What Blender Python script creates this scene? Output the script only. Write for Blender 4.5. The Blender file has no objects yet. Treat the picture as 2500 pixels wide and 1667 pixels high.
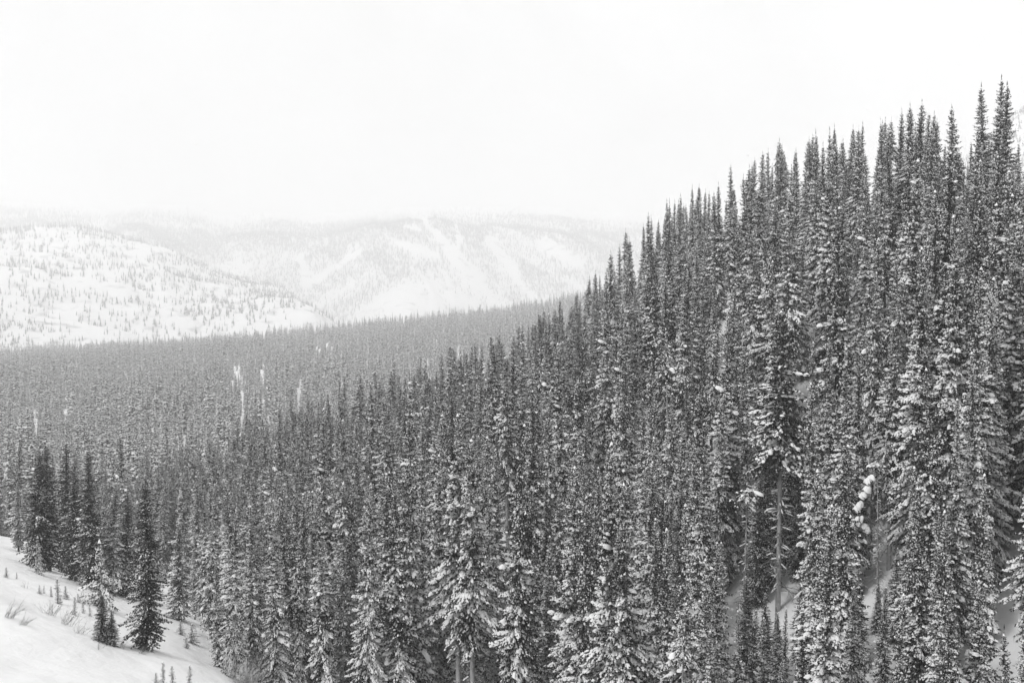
import bpy, math, random
import numpy as np

# ------------------------------------------------------------------ camera, sky, sun, exposure
scene = bpy.context.scene
C = scene.collection
FPX, CX, HY = 2430.0, 1250.0, 760.0          # focal length in photo pixels, centre column, horizon row
cam_d = bpy.data.cameras.new('camera')
cam_d.sensor_width = 36.0; cam_d.lens = 36.0 * FPX / 2500.0
cam_d.clip_start = 0.5; cam_d.clip_end = 40000.0
cam = bpy.data.objects.new('camera', cam_d); C.objects.link(cam)
cam.location = (0, 0, 0)
cam.rotation_euler = (math.radians(90) - math.atan((833.5 - HY) / FPX), 0, 0)
scene.camera = cam

SUN_EL, SUN_AZ = math.radians(52), math.radians(238)
world = bpy.data.worlds.new('World'); scene.world = world; world.use_nodes = True
nt = world.node_tree; nt.nodes.clear()
sky = nt.nodes.new('ShaderNodeTexSky'); sky.sky_type = 'NISHITA'; sky.sun_disc = False
sky.sun_elevation = SUN_EL; sky.sun_rotation = SUN_AZ
sky.air_density = 1.0; sky.dust_density = 6.0
bw = nt.nodes.new('ShaderNodeRGBToBW')
tc = nt.nodes.new('ShaderNodeTexCoord')
cn = nt.nodes.new('ShaderNodeTexNoise'); cn.inputs['Scale'].default_value = 1.7; cn.inputs['Detail'].default_value = 5
cr = nt.nodes.new('ShaderNodeMapRange')
cr.inputs['From Min'].default_value = 0.3; cr.inputs['From Max'].default_value = 0.7
cr.inputs['To Min'].default_value = 4.6; cr.inputs['To Max'].default_value = 9.2     # even cloud cover, faint patches
mx = nt.nodes.new('ShaderNodeMix'); mx.data_type = 'FLOAT'; mx.inputs[0].default_value = 0.88
bg = nt.nodes.new('ShaderNodeBackground'); bg.inputs['Strength'].default_value = 0.10
wo = nt.nodes.new('ShaderNodeOutputWorld')
L = nt.links.new
L(sky.outputs[0], bw.inputs[0]); L(tc.outputs['Generated'], cn.inputs['Vector']); L(cn.outputs['Fac'], cr.inputs['Value'])
L(bw.outputs[0], mx.inputs[2]); L(cr.outputs[0], mx.inputs[3]); L(mx.outputs[0], bg.inputs['Color']); L(bg.outputs[0], wo.inputs[0])

sun_d = bpy.data.lights.new('sun', 'SUN'); sun_d.energy = 1.5; sun_d.angle = math.radians(14)
sun = bpy.data.objects.new('sun', sun_d); C.objects.link(sun)
sun.rotation_euler = (math.radians(90) - SUN_EL, 0, math.pi - SUN_AZ)

vs = scene.view_settings
vs.view_transform = 'Standard'; vs.look = 'None'; vs.gamma = 1.0; vs.use_curve_mapping = False
vs.exposure = 0.42
cy = scene.cycles
cy.max_bounces = 7; cy.diffuse_bounces = 1; cy.glossy_bounces = 1; cy.transmission_bounces = 0
cy.volume_bounces = 5; cy.transparent_max_bounces = 4
cy.caustics_reflective = False; cy.caustics_refractive = False
cy.use_denoising = True; cy.use_adaptive_sampling = True; cy.adaptive_threshold = 0.025

# ------------------------------------------------------------------ materials (black-and-white photograph: neutral greys)
def grey(v): return (v, v, v, 1)
def base_mat(name, v, rough=0.9, spec=0.1):
    m = bpy.data.materials.new(name); m.use_nodes = True
    b = m.node_tree.nodes['Principled BSDF']
    b.inputs['Base Color'].default_value = grey(v); b.inputs['Roughness'].default_value = rough
    b.inputs['Specular IOR Level'].default_value = spec
    return m, m.node_tree, b
def noise_col(n, b, scale, lo, hi, fmin=0.3, fmax=0.7, detail=6, coord='Object'):
    t = n.nodes.new('ShaderNodeTexCoord'); x = n.nodes.new('ShaderNodeTexNoise'); r = n.nodes.new('ShaderNodeMapRange')
    x.inputs['Scale'].default_value = scale; x.inputs['Detail'].default_value = detail
    r.inputs['From Min'].default_value = fmin; r.inputs['From Max'].default_value = fmax
    r.inputs['To Min'].default_value = lo; r.inputs['To Max'].default_value = hi
    n.links.new(t.outputs[coord], x.inputs['Vector']); n.links.new(x.outputs['Fac'], r.inputs['Value'])
    if b is not None: n.links.new(r.outputs[0], b.inputs['Base Color'])
    return t, x, r
def bump(n, b, scale, strength, dist, t):
    x = n.nodes.new('ShaderNodeTexNoise'); x.inputs['Scale'].default_value = scale; x.inputs['Detail'].default_value = 8
    u = n.nodes.new('ShaderNodeBump'); u.inputs['Strength'].default_value = strength; u.inputs['Distance'].default_value = dist
    n.links.new(t.outputs['Object'], x.inputs['Vector']); n.links.new(x.outputs['Fac'], u.inputs['Height'])
    n.links.new(u.outputs[0], b.inputs['Normal'])

M = {}
M['snow_ground'], n, b = base_mat('snow_ground', 0.88, 0.85)
t, _, _ = noise_col(n, b, 0.12, 0.86, 0.91); bump(n, b, 0.5, 0.7, 0.4, t)
M['snow_mountain'], n, b = base_mat('snow_mountain', 0.80, 0.9)      # wind-packed snow with scattered rock bands
t, x, r = noise_col(n, b, 0.022, 0.80, 0.30, 0.57, 0.74, 10)
M['snow_load'], n, b = base_mat('snow_load', 0.88, 0.8)
M['needles'], n, b = base_mat('needles', 0.045, 0.8, 0.2)            # dark needles, rime dusted on their upper side
g = n.nodes.new('ShaderNodeNewGeometry'); sx = n.nodes.new('ShaderNodeSeparateXYZ')
ab = n.nodes.new('ShaderNodeMath'); ab.operation = 'ABSOLUTE'
t, x, r = noise_col(n, None, 3.0, 0.0, 1.0, 0.42, 0.62, 4)
m1 = n.nodes.new('ShaderNodeMapRange'); m1.inputs['From Min'].default_value = 0.45; m1.inputs['From Max'].default_value = 1.0
mu = n.nodes.new('ShaderNodeMath'); mu.operation = 'MULTIPLY'
oi = n.nodes.new('ShaderNodeObjectInfo')
rr = n.nodes.new('ShaderNodeMapRange'); rr.inputs['To Min'].default_value = 0.010; rr.inputs['To Max'].default_value = 0.032
mc = n.nodes.new('ShaderNodeMix'); mc.data_type = 'FLOAT'; mc.inputs[3].default_value = 0.14
n.links.new(g.outputs['True Normal'], sx.inputs[0]); n.links.new(sx.outputs['Z'], ab.inputs[0]); n.links.new(ab.outputs[0], m1.inputs['Value'])
n.links.new(m1.outputs[0], mu.inputs[0]); n.links.new(r.outputs[0], mu.inputs[1]); n.links.new(mu.outputs[0], mc.inputs[0])
n.links.new(oi.outputs['Random'], rr.inputs['Value']); n.links.new(rr.outputs[0], mc.inputs[2])
n.links.new(mc.outputs[0], b.inputs['Base Color'])
M['bark'], n, b = base_mat('bark', 0.10, 0.9)
t, x, r = noise_col(n, b, 2.5, 0.05, 0.17); bump(n, b, 9, 0.6, 0.05, t)
M['pale_bark'], n, b = base_mat('pale_bark', 0.22, 0.9)
t, x, r = noise_col(n, b, 2.0, 0.34, 0.56); bump(n, b, 9, 0.6, 0.05, t)
M['twig'], n, b = base_mat('twig', 0.16, 0.9); noise_col(n, b, 3.0, 0.10, 0.24)
M['frosted_twig'], n, b = base_mat('frosted_twig', 0.5, 0.9); noise_col(n, b, 2.0, 0.30, 0.75)
M['flake'], n, b = base_mat('flake', 0.9, 0.9)

# ------------------------------------------------------------------ helpers
def fr(a): return a - np.floor(a)
def vnoise(x, y, s=0):
    x = np.asarray(x, float); y = np.asarray(y, float)
    xi = np.floor(x); yi = np.floor(y); fx = x - xi; fy = y - yi
    fx = fx * fx * (3 - 2 * fx); fy = fy * fy * (3 - 2 * fy)
    h = lambda a, b: fr(np.sin(a * 127.1 + b * 311.7 + s * 74.7) * 43758.5453)
    return (h(xi, yi) * (1 - fx) + h(xi + 1, yi) * fx) * (1 - fy) + (h(xi, yi + 1) * (1 - fx) + h(xi + 1, yi + 1) * fx) * fy
def fbm(x, y, s=0, o=4):
    v = 0; a = 0.5
    for k in range(o):
        v = v + a * (vnoise(x, y, s + k) - 0.5); x = x * 2.03 + 5.1; y = y * 2.03 + 1.7; a *= 0.5
    return v
def softplus(v, w): return w * np.logaddexp(0, v / w)
def smax(a, b, w): return w * np.logaddexp(a / w, b / w)
def sstep(a, b, v):
    t = np.clip((v - a) / (b - a), 0, 1); return t * t * (3 - 2 * t)

def mesh(name, V, F, mat, smooth=False):
    V = np.asarray(V, np.float32).reshape(-1, 3); F = np.asarray(F, np.int32)
    me = bpy.data.meshes.new(name)
    k = F.shape[1]
    me.vertices.add(len(V)); me.vertices.foreach_set('co', V.ravel())
    me.loops.add(F.size); me.loops.foreach_set('vertex_index', F.ravel())
    me.polygons.add(len(F)); me.polygons.foreach_set('loop_start', np.arange(0, F.size, k, dtype=np.int32))
    me.polygons.foreach_set('loop_total', np.full(len(F), k, np.int32))
    me.polygons.foreach_set('use_smooth', np.full(len(F), smooth))
    if isinstance(mat, str): mat = [mat]
    for m in mat: me.materials.append(M[m])
    me.update(calc_edges=True); me.validate()
    return me
def link(name, me, parent=None):
    o = bpy.data.objects.new(name, me); C.objects.link(o)
    if parent is not None: o.parent = parent
    return o
def tag(o, label=None, cat=None, group=None, kind=None):
    if label: o['label'] = label
    if cat: o['category'] = cat
    if group: o['group'] = group
    if kind: o['kind'] = kind
    return o

# ------------------------------------------------------------------ terrain heights
RX = np.array([-160, -80, -39, -6, 23, 63, 100, 160.]); RY = np.array([232, 225, 212, 200, 180, 140, 118, 100.])
CXX = np.array([-2600, -1600, -823, -560, -402, -263, -46, 119, 440, 1000]); CZ = np.array([-110, -95, -80, -63, -50, -36, -10, 21, 60, 120.])
def ground_z(x, y, fine=True):
    x = np.asarray(x, float); y = np.asarray(y, float); r = np.hypot(x, y)
    crest = 138 + 0.12 * (x + 70)
    PL = -10.8 - 0.327 * x - 0.3066 * y + 9 * np.exp(-(r / 18) ** 2) - 0.42 * softplus(y - crest, 7)
    PL = PL + 4.0 * fbm(x / 20, y / 20, 3, 3) + 1.3 * np.abs(fbm((x + .6 * y) / 13, (y - .6 * x) / 26, 4, 2))
    PL = np.where(y < 0, np.minimum(PL, 12 + 0 * x), PL)
    PR = -44.2 + 0.53 * x + 0.139 * y + 10.5 * np.exp(-((x - 35) / 17) ** 2) * sstep(80, 150, y) - 7.5 * np.exp(-((x + 8) / 24) ** 2) * sstep(130, 200, y) - 0.5 * softplus(y - np.interp(x, RX, RY), 8) + 4 * fbm(x / 30, y / 30, 9, 3)
    PR = np.minimum(PR, 60)
    zc = np.interp(x, CXX, CZ)
    t = np.clip((y - 260) / 1340, 0, 1)
    VF = -66 + (zc + 66) * t ** 1.25 - 0.22 * softplus(y - 1620, 40) + 13 * fbm(x / 150, y / 190, 5, 4)
    VF = np.maximum(VF, -150)
    z = smax(smax(PL, PR, 1.6), VF, 5)
    if fine: z = z + (0.5 * fbm(x / 4.0, y / 4.0, 11, 3) + 1.5 * np.abs(fbm(x / 9.0, y / 9.0, 12, 3))) * np.exp(-r / 300)
    return z
def at_ground(px, py):
    """where the sight line through a photo pixel meets the ground"""
    ys = np.concatenate([np.arange(20, 300, 0.25), np.arange(300, 1200, 1.0)])
    xs = (px - CX) / FPX * ys; zs = (HY - py) / FPX * ys
    k = np.argmax(ground_z(xs, ys) >= zs)
    return float(xs[k]), float(ys[k]), float(ground_z(xs[k], ys[k]))

def polar_sheet(name, az, rr_, zf, mat, smooth=True):
    A, R = np.meshgrid(az, rr_); X = R * np.sin(A); Y = R * np.cos(A); Z = zf(X, Y, A, R)
    V = np.stack([X, Y, Z], -1).reshape(-1, 3); na, nr = len(az), len(rr_)
    i = (np.arange(nr - 1)[:, None] * na + np.arange(na - 1)[None, :]).ravel()
    F = np.stack([i, i + 1, i + 1 + na, i + na], 1)
    return link(name, mesh(name, V, F, mat, smooth))
rad = np.radians
az = np.concatenate([rad(np.arange(-180, -44, 3.0)), rad(np.arange(-44, 44, 0.16)), rad(np.arange(44, 180.1, 3.0))])
rr_ = np.concatenate([[0.3], np.geomspace(1.5, 4200, 240)])
gnd = polar_sheet('snow_ground', az, rr_, lambda X, Y, A, R: ground_z(X, Y), 'snow_ground')
tag(gnd, kind='structure')

# mountains: heights over (azimuth as photo column, distance)
def cols(A): return CX + FPX * np.tan(np.clip(A, -1.2, 1.2))
def mtn_knoll(X, Y):
    p = CX + FPX * X / np.maximum(Y, 1)
    yc = np.interp(p, [-900, -300, 0, 90, 200, 300, 390, 460, 600], [640, 705, 742, 768, 785, 802, 842, 890, 1000])
    zc = (HY - yc) / FPX * 2150
    t = (Y - 1750) / 400.0
    z = -150 + (zc + 150) * np.clip(t, 0, 1) ** 0.8 - 0.35 * softplus(Y - 2165, 20)
    return z + 7 * fbm(X / 90, Y / 90, 21, 4)
def mtn_left(X, Y):
    p = CX + FPX * X / np.maximum(Y, 1)
    yc = np.interp(p, [-1500, -700, 0, 120, 222, 344, 402, 467, 566, 681, 720, 860, 1000], [380, 480, 556, 560, 556, 575, 588, 622, 672, 690, 722, 830, 940])
    yf = np.interp(p, [-700, 0, 300, 478, 650, 765, 838, 900], [600, 640, 690, 735, 742, 752, 806, 860])
    zc = (HY - yc) / FPX * 3350; zf = (HY - yf) / FPX * 2500
    z1 = -150 + (zf + 150) * np.clip((Y - 2000) / 500, 0, 1) ** 0.75
    z2 = zf + (zc - zf) * np.clip((Y - 2600) / 750, 0, 1) ** 0.9
    z = np.where(Y < 2500, z1, np.where(Y < 2600, zf, z2)) - 0.3 * softplus(Y - 3370, 30)
    return z + (62 * fbm(X / 300, Y / 150, 31, 5) - 45 * np.abs(fbm(X / 170 + Y / 300, Y / 700, 33, 3))) * np.clip((Y - 2000) / 200, 0, 1)
def mtn_back(X, Y):
    p = CX + FPX * X / np.maximum(Y, 1)
    sp = (p - 1005) / 150.0                                    # a spur coming forward, gullies on both sides
    fwd = 620 * np.exp(-sp ** 2) + 420 * np.exp(-((p - 420) / 170) ** 2) + 250 * np.exp(-((p - 1400) / 110) ** 2)
    foot = 4250 - fwd; D = Y - foot
    yt = np.interp(p, [-1500, 0, 250, 800, 1250, 1500, 2200], [500, 540, 556, 566, 570, 576, 600]) + 60 * fbm(p / 190, 0 * p, 44, 3)
    t = np.clip(D / (5200 - foot), 0, 1)
    zt = (HY - yt) / FPX * 5200
    z = -150 + (zt + 150) * (1 - (1 - t) ** 1.7)
    zz_ = (HY - (yt - 62 * (1 - np.exp(-(Y - 5200) / 1500)))) / FPX * Y
    z = np.where(Y > 5200, zz_, z)
    g = 230 * fbm(X / 520 + Y / 900, Y / 1300 - X / 2200, 41, 5) - 90 * np.abs(fbm(X / 260 + Y / 520, Y / 2400, 43, 3)) * 2
    return z + g * sstep(0, 500, D) * (1 - .8 * sstep(4800, 5500, Y))
def mtn_right(X, Y):
    p = CX + FPX * X / np.maximum(Y, 1)
    yt = np.interp(p, [1900, 2200, 2420, 2450, 2500, 2700, 3200], [760, 520, 330, 295, 268, 210, 150])
    zt = (HY - yt) / FPX * 2500
    z = -150 + (zt + 150) * np.clip((Y - 1400) / 1100, 0, 1) ** 0.9 - 0.4 * softplus(Y - 2520, 30)
    return z + 50 * fbm(X / 300, Y / 300, 51, 4)
def mountain(name, p0, p1, dp, ys, f):
    azs = np.arctan((np.arange(p0, p1 + dp, dp) - CX) / FPX)
    A, Yg = np.meshgrid(azs, ys); X = Yg * np.tan(A); Z = np.maximum(f(X, Yg), -160); Z = -smax(-Z, np.full_like(Z, -880.0), 30)
    V = np.stack([X, Yg, Z], -1).reshape(-1, 3); na = len(azs)
    i = (np.arange(len(ys) - 1)[:, None] * na + np.arange(na - 1)[None, :]).ravel()
    return tag(link(name, mesh(name, V, np.stack([i, i + 1, i + 1 + na, i + na], 1), 'snow_mountain', True)), kind='structure')
mountain('knoll', -900, 620, 8, np.arange(1740, 2310, 9.0), mtn_knoll)
mountain('mountain', -1500, 1000, 9, np.arange(1990, 3650, 14.0), mtn_left)
mountain('mountain', -1800, 2300, 12, np.concatenate([np.arange(3550, 5300, 22.0), np.arange(5320, 8000, 70.0)]), mtn_back)
mountain('mountain', 1900, 3300, 14, np.arange(1380, 2900, 22.0), mtn_right)

# ------------------------------------------------------------------ tree builders (numpy arrays)
UP = np.array([0, 0, 1.0])
def unit(v): return v / (np.linalg.norm(v) + 1e-9)
class Geo:
    def __init__(s): s.v = []; s.f = []
    def add(s, vs_, fs):
        o = len(s.v); s.v.extend(vs_); s.f.extend([tuple(i + o for i in q) for q in fs])
    def mesh(s, name, mat, smooth=False): return mesh(name, np.array(s.v), np.array(s.f), mat, smooth)
def tube(G, pts, rads, n=6):
    """tapered tube of triangles along a polyline"""
    vs_ = []; k = len(pts)
    for i, (p, r) in enumerate(zip(pts, rads)):
        d = unit(pts[min(i + 1, k - 1)] - pts[max(i - 1, 0)])
        a = unit(np.cross(d, [0.31, 0.87, 0.21])); c = np.cross(d, a)
        for j in range(n):
            th = 2 * math.pi * j / n; vs_.append(p + r * (math.cos(th) * a + math.sin(th) * c))
    fs = []
    for i in range(k - 1):
        for j in range(n):
            q = (j + 1) % n; A_, B_, C_, D_ = i * n + j, i * n + q, (i + 1) * n + q, (i + 1) * n + j
            fs += [(A_, B_, C_), (A_, C_, D_)]
    G.add(vs_, fs)
def kite(G, p, d, w, l, rng, drop):
    """a bent needle spray: two triangles"""
    dx, dy, dz = d[0], d[1], d[2]; px, py, pz = p[0], p[1], p[2]; r = rng.random(4)
    sx_, sy_, sz_ = dy + (r[0] - .5) * .8, -dx + (r[1] - .5) * .8, (r[2] - .5) * .9
    q = w / (math.sqrt(sx_ * sx_ + sy_ * sy_ + sz_ * sz_) + 1e-6); sx_ *= q; sy_ *= q; sz_ *= q
    mx_, my_, mz_ = px + dx * l * .45, py + dy * l * .45, pz + dz * l * .45 - drop * .6
    G.add([(px, py, pz), (mx_ + sx_, my_ + sy_, mz_ + sz_), (px + dx * l, py + dy * l, pz + dz * l - drop), (mx_ - sx_, my_ - sy_, mz_ - sz_ + (r[3] - .5) * .08)], [(0, 1, 2), (0, 2, 3)])
def lump(G, p, t, b, a, c, h, rng, n=6):
    """a pillow of snow draped over a bough: a dome whose rim sags; large ones get a second ring so that they are round"""
    two = max(a, c) > 0.2
    if two: n = 8
    ja = [2 * math.pi * (j + rng.uniform(-.25, .25)) / n for j in range(n)]; jk = [rng.uniform(0.75, 1.2) for j in range(n)]
    vs_ = [p + UP * h]
    if two:
        for th, k in zip(ja, jk): vs_.append(p + (t * math.cos(th) * a + b * math.sin(th) * c) * (0.66 * k) + UP * h * rng.uniform(.55, .8))
    for th, k in zip(ja, jk):
        vs_.append(p + t * math.cos(th) * a * k + b * math.sin(th) * c * k - UP * (abs(math.sin(th)) * c * 0.35 + rng.uniform(0, .05)))
    fs = [(0, 1 + j, 1 + (j + 1) % n) for j in range(n)]
    if two:
        for j in range(n): q = (j + 1) % n; fs += [(1 + j, 1 + n + j, 1 + n + q), (1 + j, 1 + n + q, 1 + q)]
    G.add(vs_, fs)

def spruce(seed, H=20.0, R=2.1, cb=0.12, step=0.245, per=6, snow=0.5, big=0.05, detail=1.0, bare=0, trunk_r=None, lumpscale=1.0, leaf=1.0):
    """returns dict of Geo: trunk, crown, snow, (bare branches)"""
    rng = np.random.default_rng(seed)
    T, N, S, B = Geo(), Geo(), Geo(), Geo()
    tr = trunk_r or 0.012 * H
    bend = rng.normal(0, 0.012 * H, 2)
    axis = lambda z: np.array([bend[0] * (z / H) ** 2, bend[1] * (z / H) ** 2, z])
    zs = np.linspace(-0.6, H * 0.985, 9)
    tube(T, [axis(max(z, 0)) + np.array([0, 0, min(z, 0)]) for z in zs], [max(tr * (1 - max(z, 0) / H) ** 0.8, 0.015) for z in zs], 7)
    z0 = H * cb; z = z0; lob = rng.uniform(0, 6.28, 3)
    gaps = [(rng.uniform(0, 6.28), rng.uniform(min(z0, H * .8), H * .9), rng.uniform(.3, .6), rng.uniform(.6, 1.6)) for _ in range(5)]
    while z < H * 0.97:
        u = (z - z0) / (H - z0)
        prof = (1 - u) ** 0.74 * (0.66 + 0.34 * min(1, u / 0.2)) * (0.80 + 0.35 * (1 - u)) + 0.02
        nb = max(3, int(round(per * (0.55 + 0.45 * (1 - u)))))
        a0 = rng.uniform(0, 6.28)
        tier = rng.uniform(0.8, 1.15)
        for k in range(nb):
            a = a0 + 6.283 * k / nb + rng.normal(0, 0.25)
            Lb = R * prof * tier * rng.uniform(0.62, 1.18) * (1 + 0.12 * math.sin(2 * a + lob[0] + z * .3) + 0.1 * math.sin(3 * a + lob[1] - z * .5))
            for ga, gz, gw, gh in gaps:
                if abs(((a - ga + math.pi) % 6.283) - math.pi) < gw and abs(z - gz) < gh: Lb *= 0.55
            if Lb < 0.1: Lb = 0.1
            out = np.array([math.cos(a), math.sin(a), 0])
            rise = 0.45 * u - 0.22 + rng.normal(0, 0.09)                # steep at the top, drooping below
            sag = (0.32 * (1 - u) + 0.05) * rng.uniform(0.7, 1.4)
            p0 = axis(z + rng.uniform(-.5, .5) * step)
            pos = lambda s: p0 + out * Lb * s + UP * (rise * Lb * s - sag * Lb * s * s + 0.10 * Lb * s ** 4)
            ns = max(2, int((1.6 + Lb * 5.2) * detail))
            snowy = snow * (1.25 - 0.66 * min(1, max(0, (u - .45) / .4))) * rng.uniform(0.3, 1.6) * (0.15 + 1.7 * float(sstep(.25, .75, vnoise(a * 1.2 + seed, z * .6))))
            for i in range(ns):
                s = (i + 0.75 + rng.uniform(-.3, .3)) / ns; s = min(max(s, 0.08), 1.02)
                q = pos(s); t = unit(pos(s + 0.05) - pos(s - 0.05)); b_ = unit(np.cross(t, UP))
                l = (0.14 + 0.20 * (1 - abs(s - 0.45)) + 0.03 * Lb) / (0.55 + 0.45 * detail) * min(1.0, 0.35 + Lb * 0.6) * (H / 20) ** 0.35 * leaf * (.8 if detail > .6 else 1)
                for sg in (-1, 1):
                    for m in range(2 if detail > 0.6 else 1):
                        d = unit(t * rng.uniform(0.2, 0.9) + sg * b_ * rng.uniform(0.5, 1.0) + UP * rng.uniform(-0.75, 0.3))
                        kite(N, q, d, l * rng.uniform(.17, .28), l * rng.uniform(.75, 1.25), rng, l * rng.uniform(.0, .35))
                d = unit(t * rng.uniform(0.1, 0.7) + b_ * rng.uniform(-.4, .4) - UP * rng.uniform(0.5, 1.0))
                kite(N, q, d, l * 0.3, l * rng.uniform(.7, 1.1), rng, 0.05)
                for m in range(6 if detail > 0.6 else 2):
                    if rng.random() < snowy * 1.15:
                        sc = l * rng.uniform(0.2, 0.62) * lumpscale
                        if rng.random() < big * .18: sc *= rng.uniform(1.6, 2.8)
                        off = b_ * rng.uniform(-.75, .75) * l + t * rng.uniform(-.4, .5) * l - UP * rng.uniform(-.02, .12)
                        lump(S, q + off, t, b_, sc * rng.uniform(.9, 2.0), sc * rng.uniform(.6, 1.1), sc * rng.uniform(.5, .95), rng, 6 if detail > 0.6 else 5)
            if i == ns - 1 and rng.random() < 0.9:
                kite(N, pos(0.95), t, 0.09 * (H / 20) ** .4, 0.28 * min(1, Lb) + .08, rng, 0.03)
        z += step * (0.55 + 0.45 * (1 - u)) * rng.uniform(0.8, 1.2)
    top = axis(H * 0.95)
    for k in range(5): kite(N, top + UP * (0.01 * k * H), unit(UP + rng.normal(0, .09, 3)), 0.04 * (H / 20) ** .4, 0.022 * H, rng, 0)
    if snow > 0.2: lump(S, axis(H * 0.975), np.array([1., 0, 0]), np.array([0, 1., 0]), .12, .1, .16, rng)
    for k in range(bare):                                               # dead branches below the crown
        zz = rng.uniform(0.06 * H, max(z0 * 1.15, .1 * H)); a = rng.uniform(0, 6.28); out = np.array([math.cos(a), math.sin(a), 0])
        Lb = R * rng.uniform(.35, .95); p0 = axis(zz); dr = rng.uniform(.25, .8)
        pts = [p0 + out * Lb * s + UP * (0.12 * Lb * s - dr * Lb * s * s) for s in (0, .3, .6, 1)]
        tube(B, pts, [.035, .026, .018, .007], 3)
        for m in range(5):
            s = rng.uniform(.3, 1); q = p0 + out * Lb * s + UP * (0.12 * Lb * s - dr * Lb * s * s)
            tube(B, [q, q + unit(out * .5 + rng.normal(0, .5, 3) - UP * .3) * rng.uniform(.2, .55)], [.013, .004], 3)
        if rng.random() < .5:
            q = pts[1]; lump(S, q + UP * .03, unit(pts[2] - pts[1]), unit(np.cross(out, UP)), min(Lb * .3, .3), .04, .05, rng)
    return dict(trunk=T, crown=N, snow=S, bare=B)

NEAR = []        # (description, dict of meshes)
def proto(desc, bark='bark', **k):
    g = spruce(**k)
    d = dict(desc=desc, H=k.get('H', 20.0), R=k.get('R', 2.1), trunk=g['trunk'].mesh('trunk', bark, True), crown=g['crown'].mesh('crown', 'needles'))
    d['snow'] = g['snow'].mesh('snow', 'snow_load', True) if g['snow'].v else None
    d['bare'] = g['bare'].mesh('dead_branches', 'twig') if g['bare'].v else None
    # a joined copy for the masses
    V = []; F = []; mi = []; o = 0
    for j, q in enumerate(('trunk', 'crown', 'snow', 'bare')):
        if g[q].v: V.append(np.array(g[q].v)); F.append(np.array(g[q].f) + o); mi += [j] * len(g[q].f); o += len(g[q].v)
    me = mesh('tree_mass', np.concatenate(V), np.concatenate(F), [bark, 'needles', 'snow_load', 'twig'])
    me.polygons.foreach_set('material_index', np.array(mi, np.int32)); me.update()
    d['joined'] = bpy.data.objects.new('tree_mass', me)
    return d
NEAR.append(proto('full-crowned snow-flecked spruce', seed=1, R=2.2, lumpscale=.8, cb=.08, snow=.78))
NEAR.append(proto('slender snow-flecked spruce', seed=2, R=1.7, lumpscale=.8, cb=.10, snow=.72))
NEAR.append(proto('dark spruce with little snow', seed=3, R=2.0, lumpscale=.8, cb=.10, snow=.36))
NEAR.append(proto('heavily snow-laden spruce', seed=4, R=2.1, lumpscale=.8, cb=.07, snow=1.0, big=.10))
NEAR.append(proto('narrow spire-topped spruce', seed=5, R=1.45, lumpscale=.8, cb=.12, snow=.76))
NEAR.append(proto('broad shaggy spruce', seed=6, R=2.6, lumpscale=.8, cb=.08, snow=.66, big=.08))
NEAR.append(proto('spruce with a bare lower trunk', bark='pale_bark', seed=7, R=2.0, lumpscale=.8, cb=.36, snow=.7, bare=40))
NEAR.append(proto('spruce with dead lower branches', seed=8, R=1.9, lumpscale=.8, cb=.26, snow=.74, bare=55))
NEAR.append(proto('dead grey spruce with bare twigs', bark='pale_bark', seed=9, R=1.3, lumpscale=.8, cb=.78, snow=.4, bare=170, trunk_r=.16))
MID = [proto('', seed=20 + k, R=(2.0, 1.7, 2.3, 1.6, 2.1)[k], cb=.06, step=.75, per=5, snow=(.85, 1.05, .6, .9, 1.15)[k], detail=0.45, lumpscale=.85, leaf=1.7) for k in range(5)]
def far_tree(seed, R):
    """small conifer for the far slopes: ragged drooping tiers round a stem, snow on some of the upper faces"""
    q = np.random.default_rng(seed); V = []; F = []; mi = []
    z = 1.0; n = 7; tiers = 7
    for k in range(tiers):
        u = k / tiers; r = R * (1 - u) ** .8 * q.uniform(.8, 1.15); o = len(V); zt = 1.2 + 18.8 * ((k + 1.9) / (tiers + 1)) if k < tiers - 1 else 20
        V.append((q.normal(0, .08), q.normal(0, .08), zt))
        for j in range(n * 2):
            th = math.pi * j / n + q.normal(0, .1); rr = r * (q.uniform(.8, 1.2) if j % 2 else q.uniform(.4, .7))
            V.append((rr * math.cos(th), rr * math.sin(th), 1.0 + 18.5 * u + (q.uniform(-.5, .3) if j % 2 else q.uniform(.2, 1.0))))
        for j in range(n * 2): F.append((o, o + 1 + j, o + 1 + (j + 1) % (n * 2))); mi.append(1 if q.random() > .2 else 2)
    o = len(V); V += [(.22, 0, -.5), (-.11, .19, -.5), (-.11, -.19, -.5), (0, 0, 4)]
    F += [(o, o + 1, o + 3), (o + 1, o + 2, o + 3), (o + 2, o, o + 3)]; mi += [0] * 3
    me = mesh('far_tree', np.array(V), np.array(F), ['bark', 'needles', 'snow_load']); me.polygons.foreach_set('material_index', np.array(mi, np.int32)); me.update()
    return dict(joined=bpy.data.objects.new('far_tree', me))
FAR = [far_tree(40 + k, (2.2, 1.8, 2.6)[k]) for k in range(3)]
SAP = [proto('', seed=60 + k, H=3.0, R=(.8, .62, .95)[k], cb=.04, step=.16, per=5, snow=(.5, .4, .6)[k], trunk_r=.04) for k in range(3)]

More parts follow.
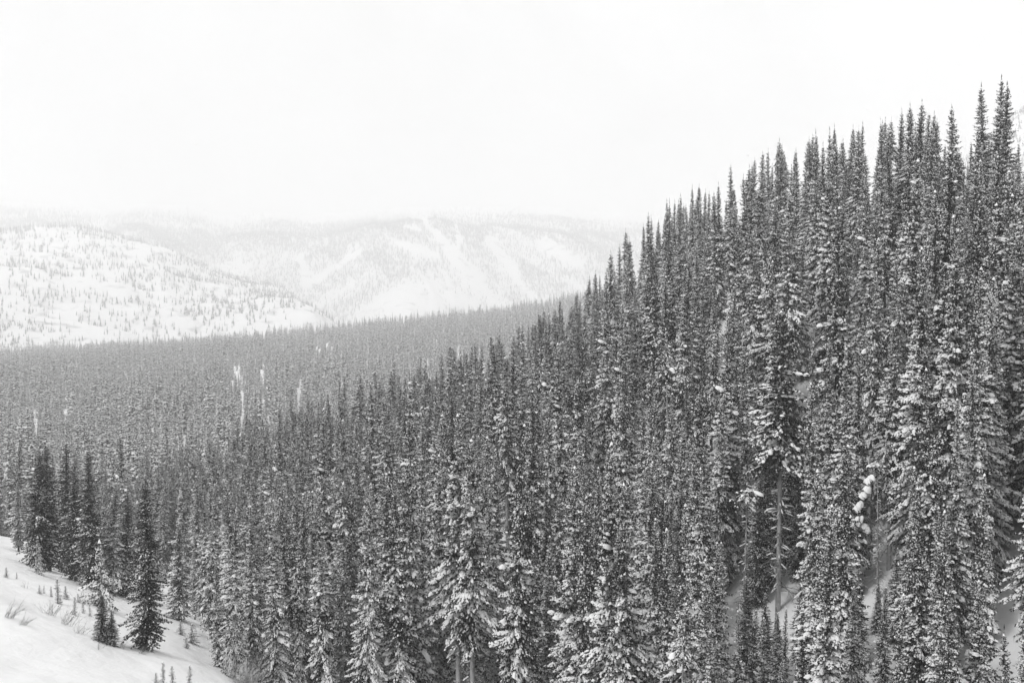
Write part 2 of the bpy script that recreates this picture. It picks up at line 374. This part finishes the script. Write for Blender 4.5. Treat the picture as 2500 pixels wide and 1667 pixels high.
# ------------------------------------------------------------------ masses: one object, geometry nodes on points
def scatter(name, P, rot, scl, idx, protos, label, cat):
    me = bpy.data.meshes.new(name); me.vertices.add(len(P)); me.vertices.foreach_set('co', np.asarray(P, np.float32).ravel())
    for an, ty, va in (('yaw', 'FLOAT', rot), ('idx', 'INT', idx)):
        me.attributes.new(an, ty, 'POINT').data.foreach_set('value', np.asarray(va, np.float32 if ty == 'FLOAT' else np.int32))
    me.attributes.new('scl', 'FLOAT_VECTOR', 'POINT').data.foreach_set('vector', np.asarray(scl, np.float32).ravel())
    o = link(name, me)
    ng = bpy.data.node_groups.new(name, 'GeometryNodeTree')
    ng.interface.new_socket('Geometry', in_out='INPUT', socket_type='NodeSocketGeometry')
    ng.interface.new_socket('Geometry', in_out='OUTPUT', socket_type='NodeSocketGeometry')
    nn = ng.nodes.new; gi = nn('NodeGroupInput'); go = nn('NodeGroupOutput')
    ip = nn('GeometryNodeInstanceOnPoints'); jn = nn('GeometryNodeJoinGeometry')
    for p in protos:
        q = nn('GeometryNodeObjectInfo'); q.inputs['Object'].default_value = p; q.inputs['As Instance'].default_value = True
        ng.links.new(q.outputs['Geometry'], jn.inputs[0])
    def attr(nm, ty):
        a = nn('GeometryNodeInputNamedAttribute'); a.data_type = ty; a.inputs['Name'].default_value = nm; return a.outputs['Attribute']
    cx = nn('ShaderNodeCombineXYZ'); ng.links.new(attr('yaw', 'FLOAT'), cx.inputs['Z'])
    ip.inputs['Pick Instance'].default_value = True
    ng.links.new(gi.outputs[0], ip.inputs['Points']); ng.links.new(jn.outputs[0], ip.inputs['Instance'])
    ng.links.new(attr('idx', 'INT'), ip.inputs['Instance Index']); ng.links.new(cx.outputs[0], ip.inputs['Rotation'])
    ng.links.new(attr('scl', 'FLOAT_VECTOR'), ip.inputs['Scale']); ng.links.new(ip.outputs[0], go.inputs[0])
    md = o.modifiers.new('scatter', 'NODES'); md.node_group = ng
    return tag(o, label, cat, kind='stuff')

rng = np.random.default_rng(77)
def jgrid(x0, x1, y0, y1, s):
    gx, gy = np.meshgrid(np.arange(x0, x1, s), np.arange(y0, y1, s))
    return (gx + rng.uniform(-.5, .5, gx.shape) * s * 0.95).ravel(), (gy + rng.uniform(-.5, .5, gx.shape) * s * 0.95).ravel()
def pick(n, w): return rng.choice(len(w), n, p=np.array(w) / np.sum(w))

# --- far woods on the mountains
def wood(name, label, y0, y1, s, f, dens, hgt, p0=-250, p1=2600):
    xm = max(abs(p0 - CX), abs(p1 - CX)) / FPX * y1
    xa, xb = ((p0 - CX) / FPX * y1 if p0 < CX else 0), (p1 - CX) / FPX * y1
    nn_ = int((xb - xa) * (y1 - y0) / s ** 2); x, y = rng.uniform(xa, xb, nn_), rng.uniform(y0, y1, nn_)
    p = CX + FPX * x / y; k = (p > p0) & (p < p1); x, y, p = x[k], y[k], p[k]
    z = f(x, y); py = HY - FPX * z / y
    k = (rng.random(len(x)) < dens(x, y, z, p, py)) & (z > -147); x, y, z = x[k], y[k], z[k]
    h = hgt * rng.uniform(0.55, 1.25, len(x)) / 20.0; w = h * rng.uniform(0.95, 1.7, len(x))
    scatter(name, np.stack([x, y, z - .5], 1), rng.uniform(0, 6.28, len(x)), np.stack([w, w, h], 1), rng.integers(0, 3, len(x)), [q['joined'] for q in FAR], label, 'wood')
    return len(x)
def seg_d(px, py, a, b):
    a = np.array(a, float); b = np.array(b, float); d = b - a
    t = np.clip(((px - a[0]) * d[0] + (py - a[1]) * d[1]) / (d @ d), 0, 1)
    return np.hypot(px - a[0] - t * d[0], py - a[1] - t * d[1])
def dens_knoll(x, y, z, p, py):
    c = fbm(x / 70, y / 60, 61, 3); yc = np.interp(p, [-900, -300, 0, 90, 200, 300, 390, 460, 600], [640, 705, 742, 768, 785, 802, 842, 890, 1000])
    return np.clip((0.12 + .75 * sstep(-.02, .14, c)) * sstep(12, 34, py - yc) * sstep(420, 230, p + .0 * py) + .5 * sstep(55, 75, py - yc), 0.006, .8)
def dens_left(x, y, z, p, py):
    c = fbm(x / 170, y / 110, 63, 4); c2 = fbm(x / 45, y / 35, 64, 3); lo = fbm(x / 420, y / 260, 66, 2)
    gl = np.abs(fbm(x / 170 + y / 300, y / 700, 33, 3))
    bd = fbm(x / 230 + 3, z / 22, 69, 4)
    d = 0.02 + .95 * sstep(.01, .15, bd) + .45 * sstep(2430, 2100, y) * (p < 430) + .4 * sstep(.07, .2, gl) + 0.7 * sstep(.05, .2, c + .55 * lo) * sstep(-.1, .1, c2) + 0.15 * sstep(.08, .2, c2) + .35 * sstep(0, 60, z - 190)
    return np.clip(d, 0.012, .8)
CH = [((1035, 540), (1105, 625), 12), ((1105, 625), (1165, 680), 20), ((1112, 548), (1128, 615), 8), ((1185, 585), (1240, 650), 16), ((1240, 650), (1292, 725), 10),
      ((1330, 590), (1400, 640), 14), ((985, 555), (1010, 560), 10), ((960, 590), (1060, 625), 13), ((760, 700), (880, 610), 10), ((730, 640), (750, 690), 12)]
def dens_back(x, y, z, p, py):
    c = fbm(x / 330, y / 500, 65, 4); sd = np.where(p > 1000, 1.0, -1.0)
    c3 = fbm((x + sd * 1.5 * z) / 150, z / 420, 68, 4)
    d = 1.0 + 1.8 * c + 3.2 * c3 + .5 * sstep(330, 430, z)
    d -= 0.9 * sstep(600, 740, py) * np.exp(-((p - 1010) / 150) ** 2)
    d -= 0.75 * np.exp(-((p - 560) / 130) ** 2) * sstep(545, 580, py) * (0.7 + 2 * c)
    wob = 45 * fbm(x / 110, z / 70, 57, 4)
    for a, b_, w in CH: d -= 1.7 * np.exp(-((seg_d(p + wob, py + .5 * wob, a, b_)) / w) ** 2)
    d = d * (1 - sstep(4950, 6700, y) * .97)
    return np.clip(d, 0.0, .95)
wood('knoll_wood', 'thin scattered conifers on the low white knoll at far left', 1760, 2300, 10.0, mtn_knoll, dens_knoll, 12, -250, 560)
wood('mountain_wood', 'sparse hazy conifers over the snowy benches of the left mountain', 2030, 3450, 13.5, mtn_left, dens_left, 16, -250, 920)
wood('mountain_wood', 'pale dense forest of the misty mountainside fading into cloud', 3550, 5300, 9.5, mtn_back, dens_back, 19, -250, 1700)
wood('mountain_wood', 'faint forest on the highest misty slopes under the cloud', 5300, 7600, 22.0, mtn_back, dens_back, 22, -250, 1800)
wood('mountain_wood', 'grey forest on the peak behind the right skyline', 1500, 2600, 12.0, mtn_right, lambda x, y, z, p, py: np.clip(.75 + fbm(x / 120, y / 120, 67, 3), 0, 1), 16, 2200, 2800)

# --- the valley forest beyond the slope
X = []; 
for (y0, y1, s) in ((225, 330, 5.5), (330, 480, 7.5), (480, 760, 8.8), (760, 1150, 9.6), (1150, 1720, 10.6)):
    x, y = jgrid(-0.62 * y1, 0.62 * y1, y0, y1, s); k = np.abs(x / y) < .62; X.append(np.stack([x[k], y[k]], 1))
X = np.concatenate(X); x, y = X.T
p = CX + FPX * x / y
keep = (y > np.interp(x, RX, RY) + 25) & (rng.random(len(x)) < 0.98 + 0.8 * np.minimum(fbm(x / 55, y / 55, 71, 3), 0))
for pc, w, a, b_ in ((575, 20, 790, 960), (633, 12, 740, 900), (655, 7, 680, 800), (790, 18, 1150, 1300), (12, 10, 360, 430)):
    keep &= ~((np.abs(p - pc) < w * rng.uniform(.6, 1.1, len(x))) & (y > a) & (y < b_) & (rng.random(len(x)) < .6))
x, y = x[keep], y[keep]
z = ground_z(x, y)
h = rng.triangular(0.4, 0.95, 1.35, len(x)) * (1 + .8 * fbm(x / 45, y / 45, 73, 3)); p = CX + FPX * x / y
for pc, w_, a, b_ in ((575, 24, 640, 790), (633, 16, 600, 740), (790, 22, 950, 1150), (12, 14, 280, 360)): h = np.where((np.abs(p - pc) < w_) & (y > a) & (y < b_), h * .55, h)
w = h * rng.uniform(.8, 1.2, len(x))
scatter('valley_forest', np.stack([x, y, z - .3], 1), rng.uniform(0, 6.28, len(x)), np.stack([w, w, h], 1), pick(len(x), [1, 1, 1, 1, 1]), [q['joined'] for q in MID],
        'grey snowy conifer forest filling the valley beyond the slope', 'forest')

# ------------------------------------------------------------------ single trees
def plant(name, pr, loc, yaw, sw, sh, label, cat, group=None):
    e = bpy.data.objects.new(name, None); C.objects.link(e); e.empty_display_size = .5
    e.location = loc; e.rotation_euler = (rng.normal(0, .015), rng.normal(0, .015), yaw); e.scale = (sw, sw, sh)
    tag(e, label, cat, group)
    link('trunk', pr['trunk'], e)
    c = link('crown', pr['crown'], e)
    if pr['snow'] is not None: tag(link('snow', pr['snow'], c), kind='stuff')
    if pr['bare'] is not None: tag(link('dead_branches', pr['bare'], e), kind='stuff')
    return e

# trees of the slope, hand-placed ones first: (column, base row, top row, proto)
TAKEN = []; TOPS = []
def tree_at(px, base, top, k, label, wide=1.0, group=None, dist=None, name='spruce_tree', protos=NEAR, cat='tree'):
    if dist is None: x, y, z = at_ground(px, base)
    else: y = dist; x = (px - CX) / FPX * y; z = float(ground_z(x, y))
    Ht = (HY - top) / FPX * y - z
    sh = Ht / protos[k]['H']
    TAKEN.append((x, y, 2.0)); TOPS.append((px, top))
    return plant(name, protos[k], (x, y, z - .1), rng.uniform(0, 6.28), sh * wide, sh, label, cat, group)
DARK = [proto('', seed=95 + k, R=(2.7, 2.3)[k], cb=.05, snow=.16, lumpscale=.65) for k in range(2)]
tree_at(37, 1350, 1172, 1, 'leftmost small spruce at the top of the snowy bank', 1.25)
tree_at(86, 1392, 1093, 0, 'dark spruce leading the left clump, left of its twin spire', 1.3, protos=DARK)
tree_at(113, 1396, 1078, 1, 'dark thin-topped spruce, second spire of the left clump', 1.25, protos=DARK)
tree_at(157, 1404, 1074, 1, 'tallest shaggy spruce in the middle of the left clump', 1.25, protos=DARK)
tree_at(177, 1420, 1121, 1, 'dark lower spruce between the two tall spires of the left clump', 1.25, protos=DARK)
tree_at(217, 1436, 1089, 1, 'dark pointed spruce at the right end of the left clump', 1.25, protos=DARK)
tree_at(265, 1450, 1172, 0, 'shorter spruce just right of the left clump', 1.3)
tree_at(300, 1462, 1196, 0, 'dark spruce behind the broad foreground spruce', 1.05, protos=DARK)
tree_at(352, 1592, 1160, 0, 'broad foreground spruce with sweeping skirts above the snow gully', 1.05, protos=DARK)
tree_at(240, 1490, 1320, 2, 'snowy young spruce above the small twin firs on the bank', .9, protos=SAP)
tree_at(240, 1578, 1450, 0, 'left and taller of the small twin firs on the bank', 1.75, protos=DARK)
tree_at(264, 1588, 1492, 1, 'right and shorter of the small twin firs on the bank', 2.0, protos=DARK)
tree_at(432, 1520, 1270, 0, 'light snowy spruce right of the broad foreground spruce', 1.4)
tree_at(84, 1404, 1310, 0, 'low bushy fir under the left clump', .9, protos=SAP)
PALE = [proto('', bark='pale_bark', seed=90, R=2.2, cb=.48, snow=.25, big=0, lumpscale=.8, bare=110, trunk_r=.165)]
SNAG = [proto('', bark='pale_bark', seed=91, R=1.5, cb=.93, snow=.3, bare=150, trunk_r=.17), proto('', bark='pale_bark', seed=92, R=1.1, cb=.95, snow=.3, bare=120, trunk_r=.12)]
tree_at(1905, 1560, 740, 0, 'tall spruce with a long bare pale trunk above the lower slope', 1.15, dist=76, protos=PALE)
tree_at(1822, 1560, 1180, 0, 'dead grey spruce with fine bare twigs left of the long bare trunk', 1.1, dist=69, protos=SNAG, name='dead_tree')
tree_at(2150, 1560, 1120, 0, 'dead bare spruce standing right of the big snow slabs', 1.1, dist=70, protos=SNAG, name='dead_tree')
tree_at(2070, 1560, 1070, 1, 'thin dead spruce with short bare branches behind the lower slope trees', 1.0, dist=80, protos=SNAG, name='dead_tree')
tree_at(1340, 1660, 1395, 1, 'small leaning dead spruce among trunks at the bottom edge', 1.0, dist=80, protos=SNAG, name='dead_tree')
for a_ in ((1872, 1010, 0, 80, 'dark spruce standing behind the long bare trunk on its left', .8), (1932, 960, 1, 82, 'dark spruce standing behind the long bare trunk on its right', .9), (1903, 1130, 1, 84, 'dark spruce directly behind the long bare trunk', .9),
           (1955, 1080, 0, 79, 'dark spruce filling the gap right of the long bare trunk', .8), (1850, 1150, 1, 78, 'dark spruce filling the gap left of the long bare trunk', .9)):
    tree_at(a_[0], 0, a_[1], a_[2], a_[4], a_[5], dist=a_[3], protos=DARK)
for a_ in ((1908, 1492, 3, 65, 'short snow-heaped spruce in front of the long bare trunk', 1.3), (2052, 1235, 3, 66, 'snowy spruce left of the big snow slabs', 1.1), (2190, 1330, 0, 64, 'snow-flecked spruce right of the big snow slabs near the bottom edge', 1.2),
           (2100, 1400, 0, 63, 'short spruce under the big snow slabs at the bottom edge', 1.4), (2270, 1190, 5, 65, 'shaggy spruce low beside the right edge trees', 1.0), (1960, 1420, 1, 67, 'short slim spruce just right of the long bare trunk', 1.4),
           (1830, 1400, 0, 66, 'short spruce just left of the snow-heaped one under the bare trunk', 1.3), (1876, 1445, 1, 67, 'slim short spruce close to the left foot of the bare trunk', 1.4),
           (1866, 1530, 3, 62, 'smallest snow-heaped spruce at the bottom edge below the bare trunk', 1.4), (2150, 1420, 3, 66, 'snow-heaped short spruce below the dead bare spruce', 1.3)):
    tree_at(a_[0], 0, a_[1], a_[2], a_[4], a_[5], dist=a_[3])
for a_ in ((2402, 206, 4, 112, 'left of the three tallest spires at the right skyline', 1.2), (2432, 190, 1, 114, 'middle and tallest of three spires at the right skyline', 1.1),
           (2452, 200, 4, 111, 'right of the three tallest spires at the right skyline', 1.2), (2325, 256, 2, 112, 'lone dark spire left of the three tallest at the skyline', 1.0),
           (2240, 244, 2, 132, 'tallest spire of the skyline group left of the lone dark spire', 1.1), (2218, 256, 0, 134, 'second spire of the skyline group left of the lone dark spire', 1.0),
           (2188, 268, 4, 136, 'third spire of the skyline group left of the lone dark spire', 1.1), (2268, 274, 1, 130, 'rightmost spire of the skyline group left of the lone dark spire', 1.0),
           (1437, 672, 4, 186, 'slim spruce at the foot of the steep skyline', 1.0), (1361, 727, 1, 192, 'taller of two spires standing out against the valley forest', 1.0),
           (1326, 752, 2, 194, 'dark spire standing out left of the taller pair', 1.1), (1376, 744, 4, 196, 'shorter of two spires standing out against the valley forest', 1.0),
           (1272, 782, 3, 196, 'snowy lone spire standing out against the valley forest', .9)):
    tree_at(a_[0], 0, a_[1], a_[2], a_[4], a_[5], dist=a_[3])

x, y = jgrid(-120, 140, 42, 262, 3.9)
x2, y2 = jgrid(-40, 90, 42, 84, 4.0); x = np.concatenate([x, x2]); y = np.concatenate([y, y2])
p = CX + FPX * x / y
PLx = -11.9 - .327 * x - .3066 * y; PRx = -42.6 + .53 * x + .139 * y
k = (np.abs(x / y) < .66) & (PRx > PLx - 2.5 - np.where(y > 120, 6, 0)) & (y < np.interp(x, RX, RY) + 40) & (np.hypot(x, y) > 46) & (rng.random(len(x)) < .88)
k |= (y > 150) & (y < 262) & (np.abs(x / y) < .66) & (ground_z(x, y) < -40) & (rng.random(len(x)) < .8)
zz = ground_z(x, y); py_ = HY - FPX * zz / y
k |= (p > 470 + (py_ - 1590) * 0.95) & (p < 1300) & (py_ > 1500) & (y > 66) & (rng.random(len(x)) < .8)
k &= ~((py_ > 1480) & (p < 440))
for (tx, ty, tr_) in TAKEN: k &= np.hypot(x - tx, y - ty) > tr_
x, y = x[k], y[k]; z = ground_z(x, y)
h = rng.triangular(.65, 1.1, 1.45, len(x)) * (1 + .5 * fbm(x / 18, y / 18, 81, 2)); h *= np.where(rng.random(len(x)) < .2, rng.uniform(.3, .7, len(x)), 1); w = h * rng.triangular(.55, .82, 1.2, len(x))
pc_ = CX + FPX * x / y
cap = np.full(len(x), 99.0)
lim = np.interp(pc_, [700, 950, 1180, 1300, 1400, 1445, 1480, 1560, 1640, 1700, 1800, 1900, 2000, 2130, 2180, 2230, 2280, 2320, 2390, 2470, 2500], [985, 880, 830, 790, 735, 680, 605, 535, 490, 450, 405, 355, 330, 305, 285, 262, 310, 335, 345, 325, 300]) + rng.exponential(55, len(x)) - 22
lim = np.maximum(lim, np.interp(np.hypot(x, y), [46, 54, 62, 72, 80], [1480, 1200, 950, 500, 0]) + rng.uniform(-60, 120, len(x)))
cap = np.maximum((HY - lim) / FPX * y - z, 3.0)
f_ = (np.abs(pc_ - 1905) < 90) & (y < 76); cap[f_] = ((HY - 1475) / FPX * y - z)[f_]
f_ = (np.abs(pc_ - 2130) < 60) & (y < 70); cap[f_] = ((HY - 1420) / FPX * y - z)[f_]
f_ = (pc_ < 700) & (y < 135); cap[f_] = ((HY - 1180 + (pc_ - 450) * .15) / FPX * y - z)[f_]
f_ = (pc_ >= 560) & (pc_ < 1000) & (y < 118); cap[f_] = np.minimum(cap[f_], ((HY - 1200 + (pc_ - 700) * .25) / FPX * y - z)[f_])
h = np.minimum(h, np.maximum(cap, 2.0) / 20); w = np.minimum(w, np.maximum(h * .82, .2))
kind = pick(len(x), [3.4, 3.6, 3.6, 2.6, 3.0, 1.4, 1.9, 1.7, .7]); yaw = rng.uniform(0, 6.28, len(x))
kind[(pc_ < 700) & (kind > 5)] = 0
# which show largest: paint them near to far on a coarse raster
order = np.argsort(y); GW, GH = 640, 427; buf = np.zeros((GH, GW), bool); seen = np.zeros(len(x)); topy = np.zeros(len(x))
for i in order:
    s = GW / 2500.0; Hh = 20 * h[i]; rw = NEAR[kind[i]]['R'] * w[i]
    yb = (HY - FPX * z[i] / y[i]) * s; yt = (HY - FPX * (z[i] + Hh) / y[i]) * s; xc = (CX + FPX * x[i] / y[i]) * s; hw = FPX * rw / y[i] * s
    topy[i] = yt / s
    r0, r1 = max(0, int(yt)), min(GH, int(yb))
    for row in range(r0, r1):
        hw_ = hw * min(1, max(0, row - yt) / max(yb - yt, 1) * 1.15) ** .8
        a, b_ = max(0, int(xc - hw_)), min(GW, int(xc + hw_) + 1)
        if b_ > a:
            seen[i] += (b_ - a) - buf[row, a:b_].sum(); buf[row, a:b_] = True
pcol = CX + FPX * x / y
# spires that stand against the sky, counted from the right picture edge (hand-placed ones counted too)
aw = np.concatenate([pcol, [t_[0] for t_ in TOPS]]); at_ = np.concatenate([topy, [t_[1] for t_ in TOPS]])
spire = [i for i in range(len(aw)) if 1440 < aw[i] < 2495 and at_[i] <= at_[(np.abs(aw - aw[i]) < 16)].min() and at_[i] <= np.interp(aw[i], [1440, 1560, 1700, 1900, 2130, 2240, 2500], [720, 620, 530, 440, 370, 330, 330])]
spire.sort(key=lambda i: -aw[i])
ORD = ('first second third fourth fifth sixth seventh eighth ninth tenth eleventh twelfth thirteenth fourteenth fifteenth sixteenth seventeenth eighteenth nineteenth twentieth '
       'twenty-first twenty-second twenty-third twenty-fourth twenty-fifth twenty-sixth twenty-seventh twenty-eighth twenty-ninth thirtieth thirty-first thirty-second thirty-third thirty-fourth thirty-fifth thirty-sixth thirty-seventh thirty-eighth thirty-ninth fortieth').split()
sky_n = {i: ORD[n_] for n_, i in enumerate(spire[:40]) if i < len(x)}
rank = np.array(list(sky_n) + [i for i in np.argsort(-seen) if i not in sky_n]); single = rank[:265]; rest = rank[265:]
for i in single:
    d = NEAR[kind[i]]['desc']; far_r = y[i] > np.interp(x[i], RX, RY) - 25
    if h[i] < .45: d = 'short ' + d
    if far_r: zone, grp = 'just under the ridge skyline', 'spruces under the ridge skyline'
    elif pcol[i] > 1750: zone, grp = ('low on the right slope', 'spruces low on the right slope') if topy[i] > 800 else ('high on the right slope', 'spruces high on the right slope')
    elif pcol[i] > 1000: zone, grp = ('low in the middle of the slope', 'spruces low in the middle of the slope') if topy[i] > 1000 else ('in the upper middle of the slope', 'spruces in the upper middle of the slope')
    else: zone, grp = 'on the left foot of the slope', 'spruces on the left foot of the slope'
    row_b = HY - FPX * z[i] / y[i]
    if not far_r:
        if pcol[i] > 2330: zone = zone.split(' on the')[0] + ' by the right picture edge'
        elif abs(pcol[i] - 1905) < 150 and y[i] < 95: zone = 'beside the long bare pale trunk'
        elif row_b > 1640 and y[i] < 90: zone = 'in the ' + ('left' if pcol[i] < 1000 else 'middle' if pcol[i] < 1750 else 'right') + ' bottom-edge front rank'
        elif pcol[i] < 640: zone = 'beside the open snow at left'
    grp = 'spruces ' + zone
    lb = d + ' ' + zone
    if i in sky_n: lb = d + ', ' + sky_n[i] + ' skyline spire from the right'; grp = 'spires along the ridge skyline'
    plant('spruce_tree', NEAR[kind[i]], (x[i], y[i], z[i] - .15), yaw[i], w[i], h[i], lb, 'tree', grp)
scatter('spruce_wood', np.stack([x, y, z - .15], 1)[rest], yaw[rest], np.stack([w, w, h], 1)[rest], kind[rest], [q['joined'] for q in NEAR][::1],
        'dense snow-flecked spruces crowding the slope behind the front trees', 'forest')
print('slope trees', len(x), 'valley', len(keep), 'singles', len(single))

# ------------------------------------------------------------------ saplings, shrubs, bare tree on the bank
SP = [(6, 1414, 26, 0, 'tiny fir sapling at the left picture edge above the willow'), (31, 1418, 17, 1, 'smallest fir sapling high on the bank near the left edge'),
      (87, 1455, 22, 0, 'left of two tiny saplings beside the upper bank row'), (98, 1453, 20, 1, 'right of two tiny saplings beside the upper bank row'),
      (115, 1461, 27, 1, 'thin sapling just left of the tallest bank sapling'), (132, 1479, 64, 1, 'tallest slim fir sapling on the open bank'),
      (151, 1467, 33, 0, 'short sapling just right of the tallest bank sapling'), (172, 1506, 46, 1, 'slim sapling beside the willow stems on the bank'),
      (181, 1476, 24, 1, 'tiny sapling behind the slim one at the willow stems'), (194, 1503, 34, 1, 'middle sapling of the row left of the twin firs'),
      (210, 1510, 30, 1, 'last sapling of the row left of the twin firs'), (268, 1526, 19, 0, 'lone tiny sapling on the snow right of the twin firs'),
      (433, 1556, 36, 2, 'small dark fir on the snow right of the broad foreground spruce'), (460, 1577, 50, 2, 'larger snowy fir on the snow right of the broad foreground spruce'),
      (447, 1588, 28, 0, 'lowest little fir on the snow right of the broad foreground spruce'), (388, 1688, 64, 1, 'left of three fir tips at the bottom edge'),
      (412, 1694, 64, 1, 'middle of three fir tips at the bottom edge'), (454, 1698, 66, 1, 'right and thinnest of three fir tips at the bottom edge'), (371, 1690, 40, 0, 'shortest fir tip at the bottom edge left of the three')]
for px, base, hp, k_, lb in SP:
    x_, y_, z_ = at_ground(px, min(base, 1700)); sc = hp / FPX * y_ / 3.0
    plant('fir_sapling', SAP[k_], (x_, y_, z_ - .03), rng.uniform(0, 6.28), sc * (1.25 if k_ != 1 else 1.0), sc, lb, 'sapling', 'fir saplings on the snowy bank')
def twigs(seed, n, hgt, spread, rad0, forks, lean=(0, 0), seg=4):
    g = Geo(); q = np.random.default_rng(seed)
    for k in range(n):
        a = q.uniform(0, 6.28); d = unit(np.array([math.cos(a) * spread * q.uniform(.2, 1) + lean[0], math.sin(a) * spread * q.uniform(.2, 1) + lean[1], 1.0]))
        p_ = np.array([q.normal(0, .16 * hgt), q.normal(0, .16 * hgt), -.1]); ln = hgt * q.uniform(.55, 1.1); pts = [p_]
        for i in range(seg): d = unit(d + q.normal(0, .13, 3) + np.array([lean[0], lean[1], 0]) * .15); pts.append(pts[-1] + d * ln / seg)
        tube(g, pts, [rad0 * (1 - .8 * i / seg) for i in range(seg + 1)], 3)
        for m in range(forks):
            i = q.integers(1, seg); e = unit(d + q.normal(0, .45, 3)); b0 = pts[i]; l2 = ln * q.uniform(.2, .45)
            tube(g, [b0, b0 + e * l2 * .5, b0 + unit(e + q.normal(0, .15, 3)) * l2], [rad0 * .5, rad0 * .35, rad0 * .15], 3)
    return g
for k_, (px, py, hp, n_, lean, lb) in enumerate(((12, 1512, 46, 46, (.5, 0), 'leafless willow shrub at the left picture edge on the bank'), (45, 1530, 32, 30, (.7, 0), 'low willow twigs bending right near the left edge'),
        (112, 1508, 40, 50, (.25, 0), 'upright willow shrub in the middle of the snowy bank'), (150, 1532, 46, 44, (.3, 0), 'larger willow shrub below the row of bank saplings'),
        (185, 1555, 32, 26, (.4, 0), 'low willow twigs on the bank left of the twin firs'), (196, 1478, 46, 26, (-.1, 0), 'upright bare shrub by the trees at the bank edge'),
        (228, 1590, 24, 14, (.3, 0), 'few bare twigs poking from snow below the twin firs'), (287, 1592, 34, 10, (.15, 0), 'thin bare stems on the snow right of the twin firs'),
        (330, 1606, 26, 22, (.6, 0), 'low twigs on the snow lip below the broad foreground spruce'), (50, 1440, 16, 12, (.2, 0), 'short bare twigs high on the bank under the left clump'))):
    x_, y_, z_ = at_ground(px, py); hm_ = hp / FPX * y_
    o = link('willow_shrub', twigs(100 + k_, n_ // 2, hm_ * 1.15, .8, .010, 3, lean).mesh('willow_shrub', 'twig')); o.location = (x_, y_, z_)
    tag(o, lb, 'shrub', 'leafless willows on the snowy bank')
for k_, (px, base, top, lb) in enumerate(((640, 1690, 1560, 'frosted leafless tree with fine branches at the bottom edge'), (690, 1690, 1590, 'frosted leafless tree right of the taller frosted one at the bottom edge'), (595, 1690, 1610, 'low frosted leafless bush left of the taller frosted tree'))):
    x_, y_, z_ = at_ground(px, base); Ht = (base - top) / FPX * y_
    e = bpy.data.objects.new('frosted_tree', None); C.objects.link(e); e.location = (x_, y_, z_); tag(e, lb, 'tree', 'frosted leafless trees at the bottom edge')
    g = Geo(); tube(g, [np.array([0, 0, -.3]), np.array([.05, 0, Ht * .35]), np.array([-.05, .05, Ht * .7]), np.array([.02, 0, Ht])], [.07, .055, .035, .01], 6)
    link('trunk', g.mesh('trunk', 'frosted_twig'), e)
    tag(link('branches', twigs(130 + k_, 60, Ht * .85, .75, .018, 9, (0, 0), 5).mesh('branches', 'frosted_twig'), e), kind='stuff')
# big slabs of snow on the dead leaning boughs
q = np.random.default_rng(5)
for k_, (px, py, a_, c_, tl) in enumerate(((2124, 1172, .16, .3, 0), (2112, 1205, .34, .5, .35), (2098, 1238, .2, .4, .3), (2090, 1272, .18, .42, .4), (2114, 1292, .26, .3, 0))):
    g = Geo(); y_ = 67.5 + q.uniform(-.3, .3)
    for m in range(4): lump(g, np.array([q.normal(0, .12) + m * .05, q.normal(0, .1), (m - 1.5) * c_ * .35]), np.array([1., 0, 0]), np.array([0, 1., 0]), a_ * q.uniform(.7, 1.1), .4, c_ * .75, q, 9)
    o = link('snow_clump', g.mesh('snow_clump', 'snow_load', True)); o.location = ((px - CX) / FPX * y_, y_, (HY - py) / FPX * y_); o.rotation_euler = (0, tl, 0)
    tag(o, ('topmost', 'largest', 'third', 'fourth', 'lowest')[k_] + ' white snow slab hanging on the dead leaning spruce', 'snow clump', 'snow slabs on the dead spruce')

# ------------------------------------------------------------------ falling snow
g = Geo(); lump(g, np.zeros(3), np.array([1., 0, 0]), np.array([0, 1., 0]), 1, 1, 1, q, 6); g.add([(0, 0, -.8)], []); n_ = len(g.v) - 1
g.f += [(1 + j, n_, 1 + (j + 1) % 6) for j in range(6)]
fo = bpy.data.objects.new('flake', g.mesh('flake', 'flake', True))
NF = 60000
P = np.stack([rng.uniform(-45, 45, NF), rng.uniform(14, 78, NF), rng.uniform(-30, 25, NF)], 1)
P = P[P[:, 2] > ground_z(P[:, 0], P[:, 1], False) + .3]
r_ = rng.lognormal(math.log(.0065), .35, len(P))
scatter('falling_snow', P, rng.uniform(0, 6.28, len(P)), np.stack([r_, r_, r_], 1), np.zeros(len(P)), [fo], 'fine snowflakes drifting through the air before the trees', 'snowfall')

# ------------------------------------------------------------------ haze: falling-snow air round everything
hv = [(-9000, -4500, -165), (9000, -4500, -165), (9000, 9000, -165), (-9000, 9000, -165), (-9000, -4500, 960), (9000, -4500, 960), (9000, 9000, 960), (-9000, 9000, 960)]
hm = bpy.data.meshes.new('haze'); hm.from_pydata(hv, [], [(0, 3, 2, 1), (4, 5, 6, 7), (0, 1, 5, 4), (1, 2, 6, 5), (2, 3, 7, 6), (3, 0, 4, 7)])
mh = bpy.data.materials.new('haze'); mh.use_nodes = True; mh.node_tree.nodes.clear()
pv = mh.node_tree.nodes.new('ShaderNodeVolumePrincipled'); mo = mh.node_tree.nodes.new('ShaderNodeOutputMaterial')
pv.inputs['Color'].default_value = grey(1.0); pv.inputs['Density'].default_value = 0.00036
mh.node_tree.links.new(pv.outputs[0], mo.inputs['Volume']); hm.materials.append(mh)
hz = link('haze', hm); tag(hz, 'pale snowy haze filling the valley air', 'haze', kind='stuff')
zt = max((o.matrix_world @ v.co).z for o in bpy.data.objects if o.type == 'MESH' and o.name.startswith('mountain') and 'wood' not in o.name for v in o.data.vertices)
print('highest mountain', zt); print('tris', sum(len(m.polygons) for m in bpy.data.meshes))
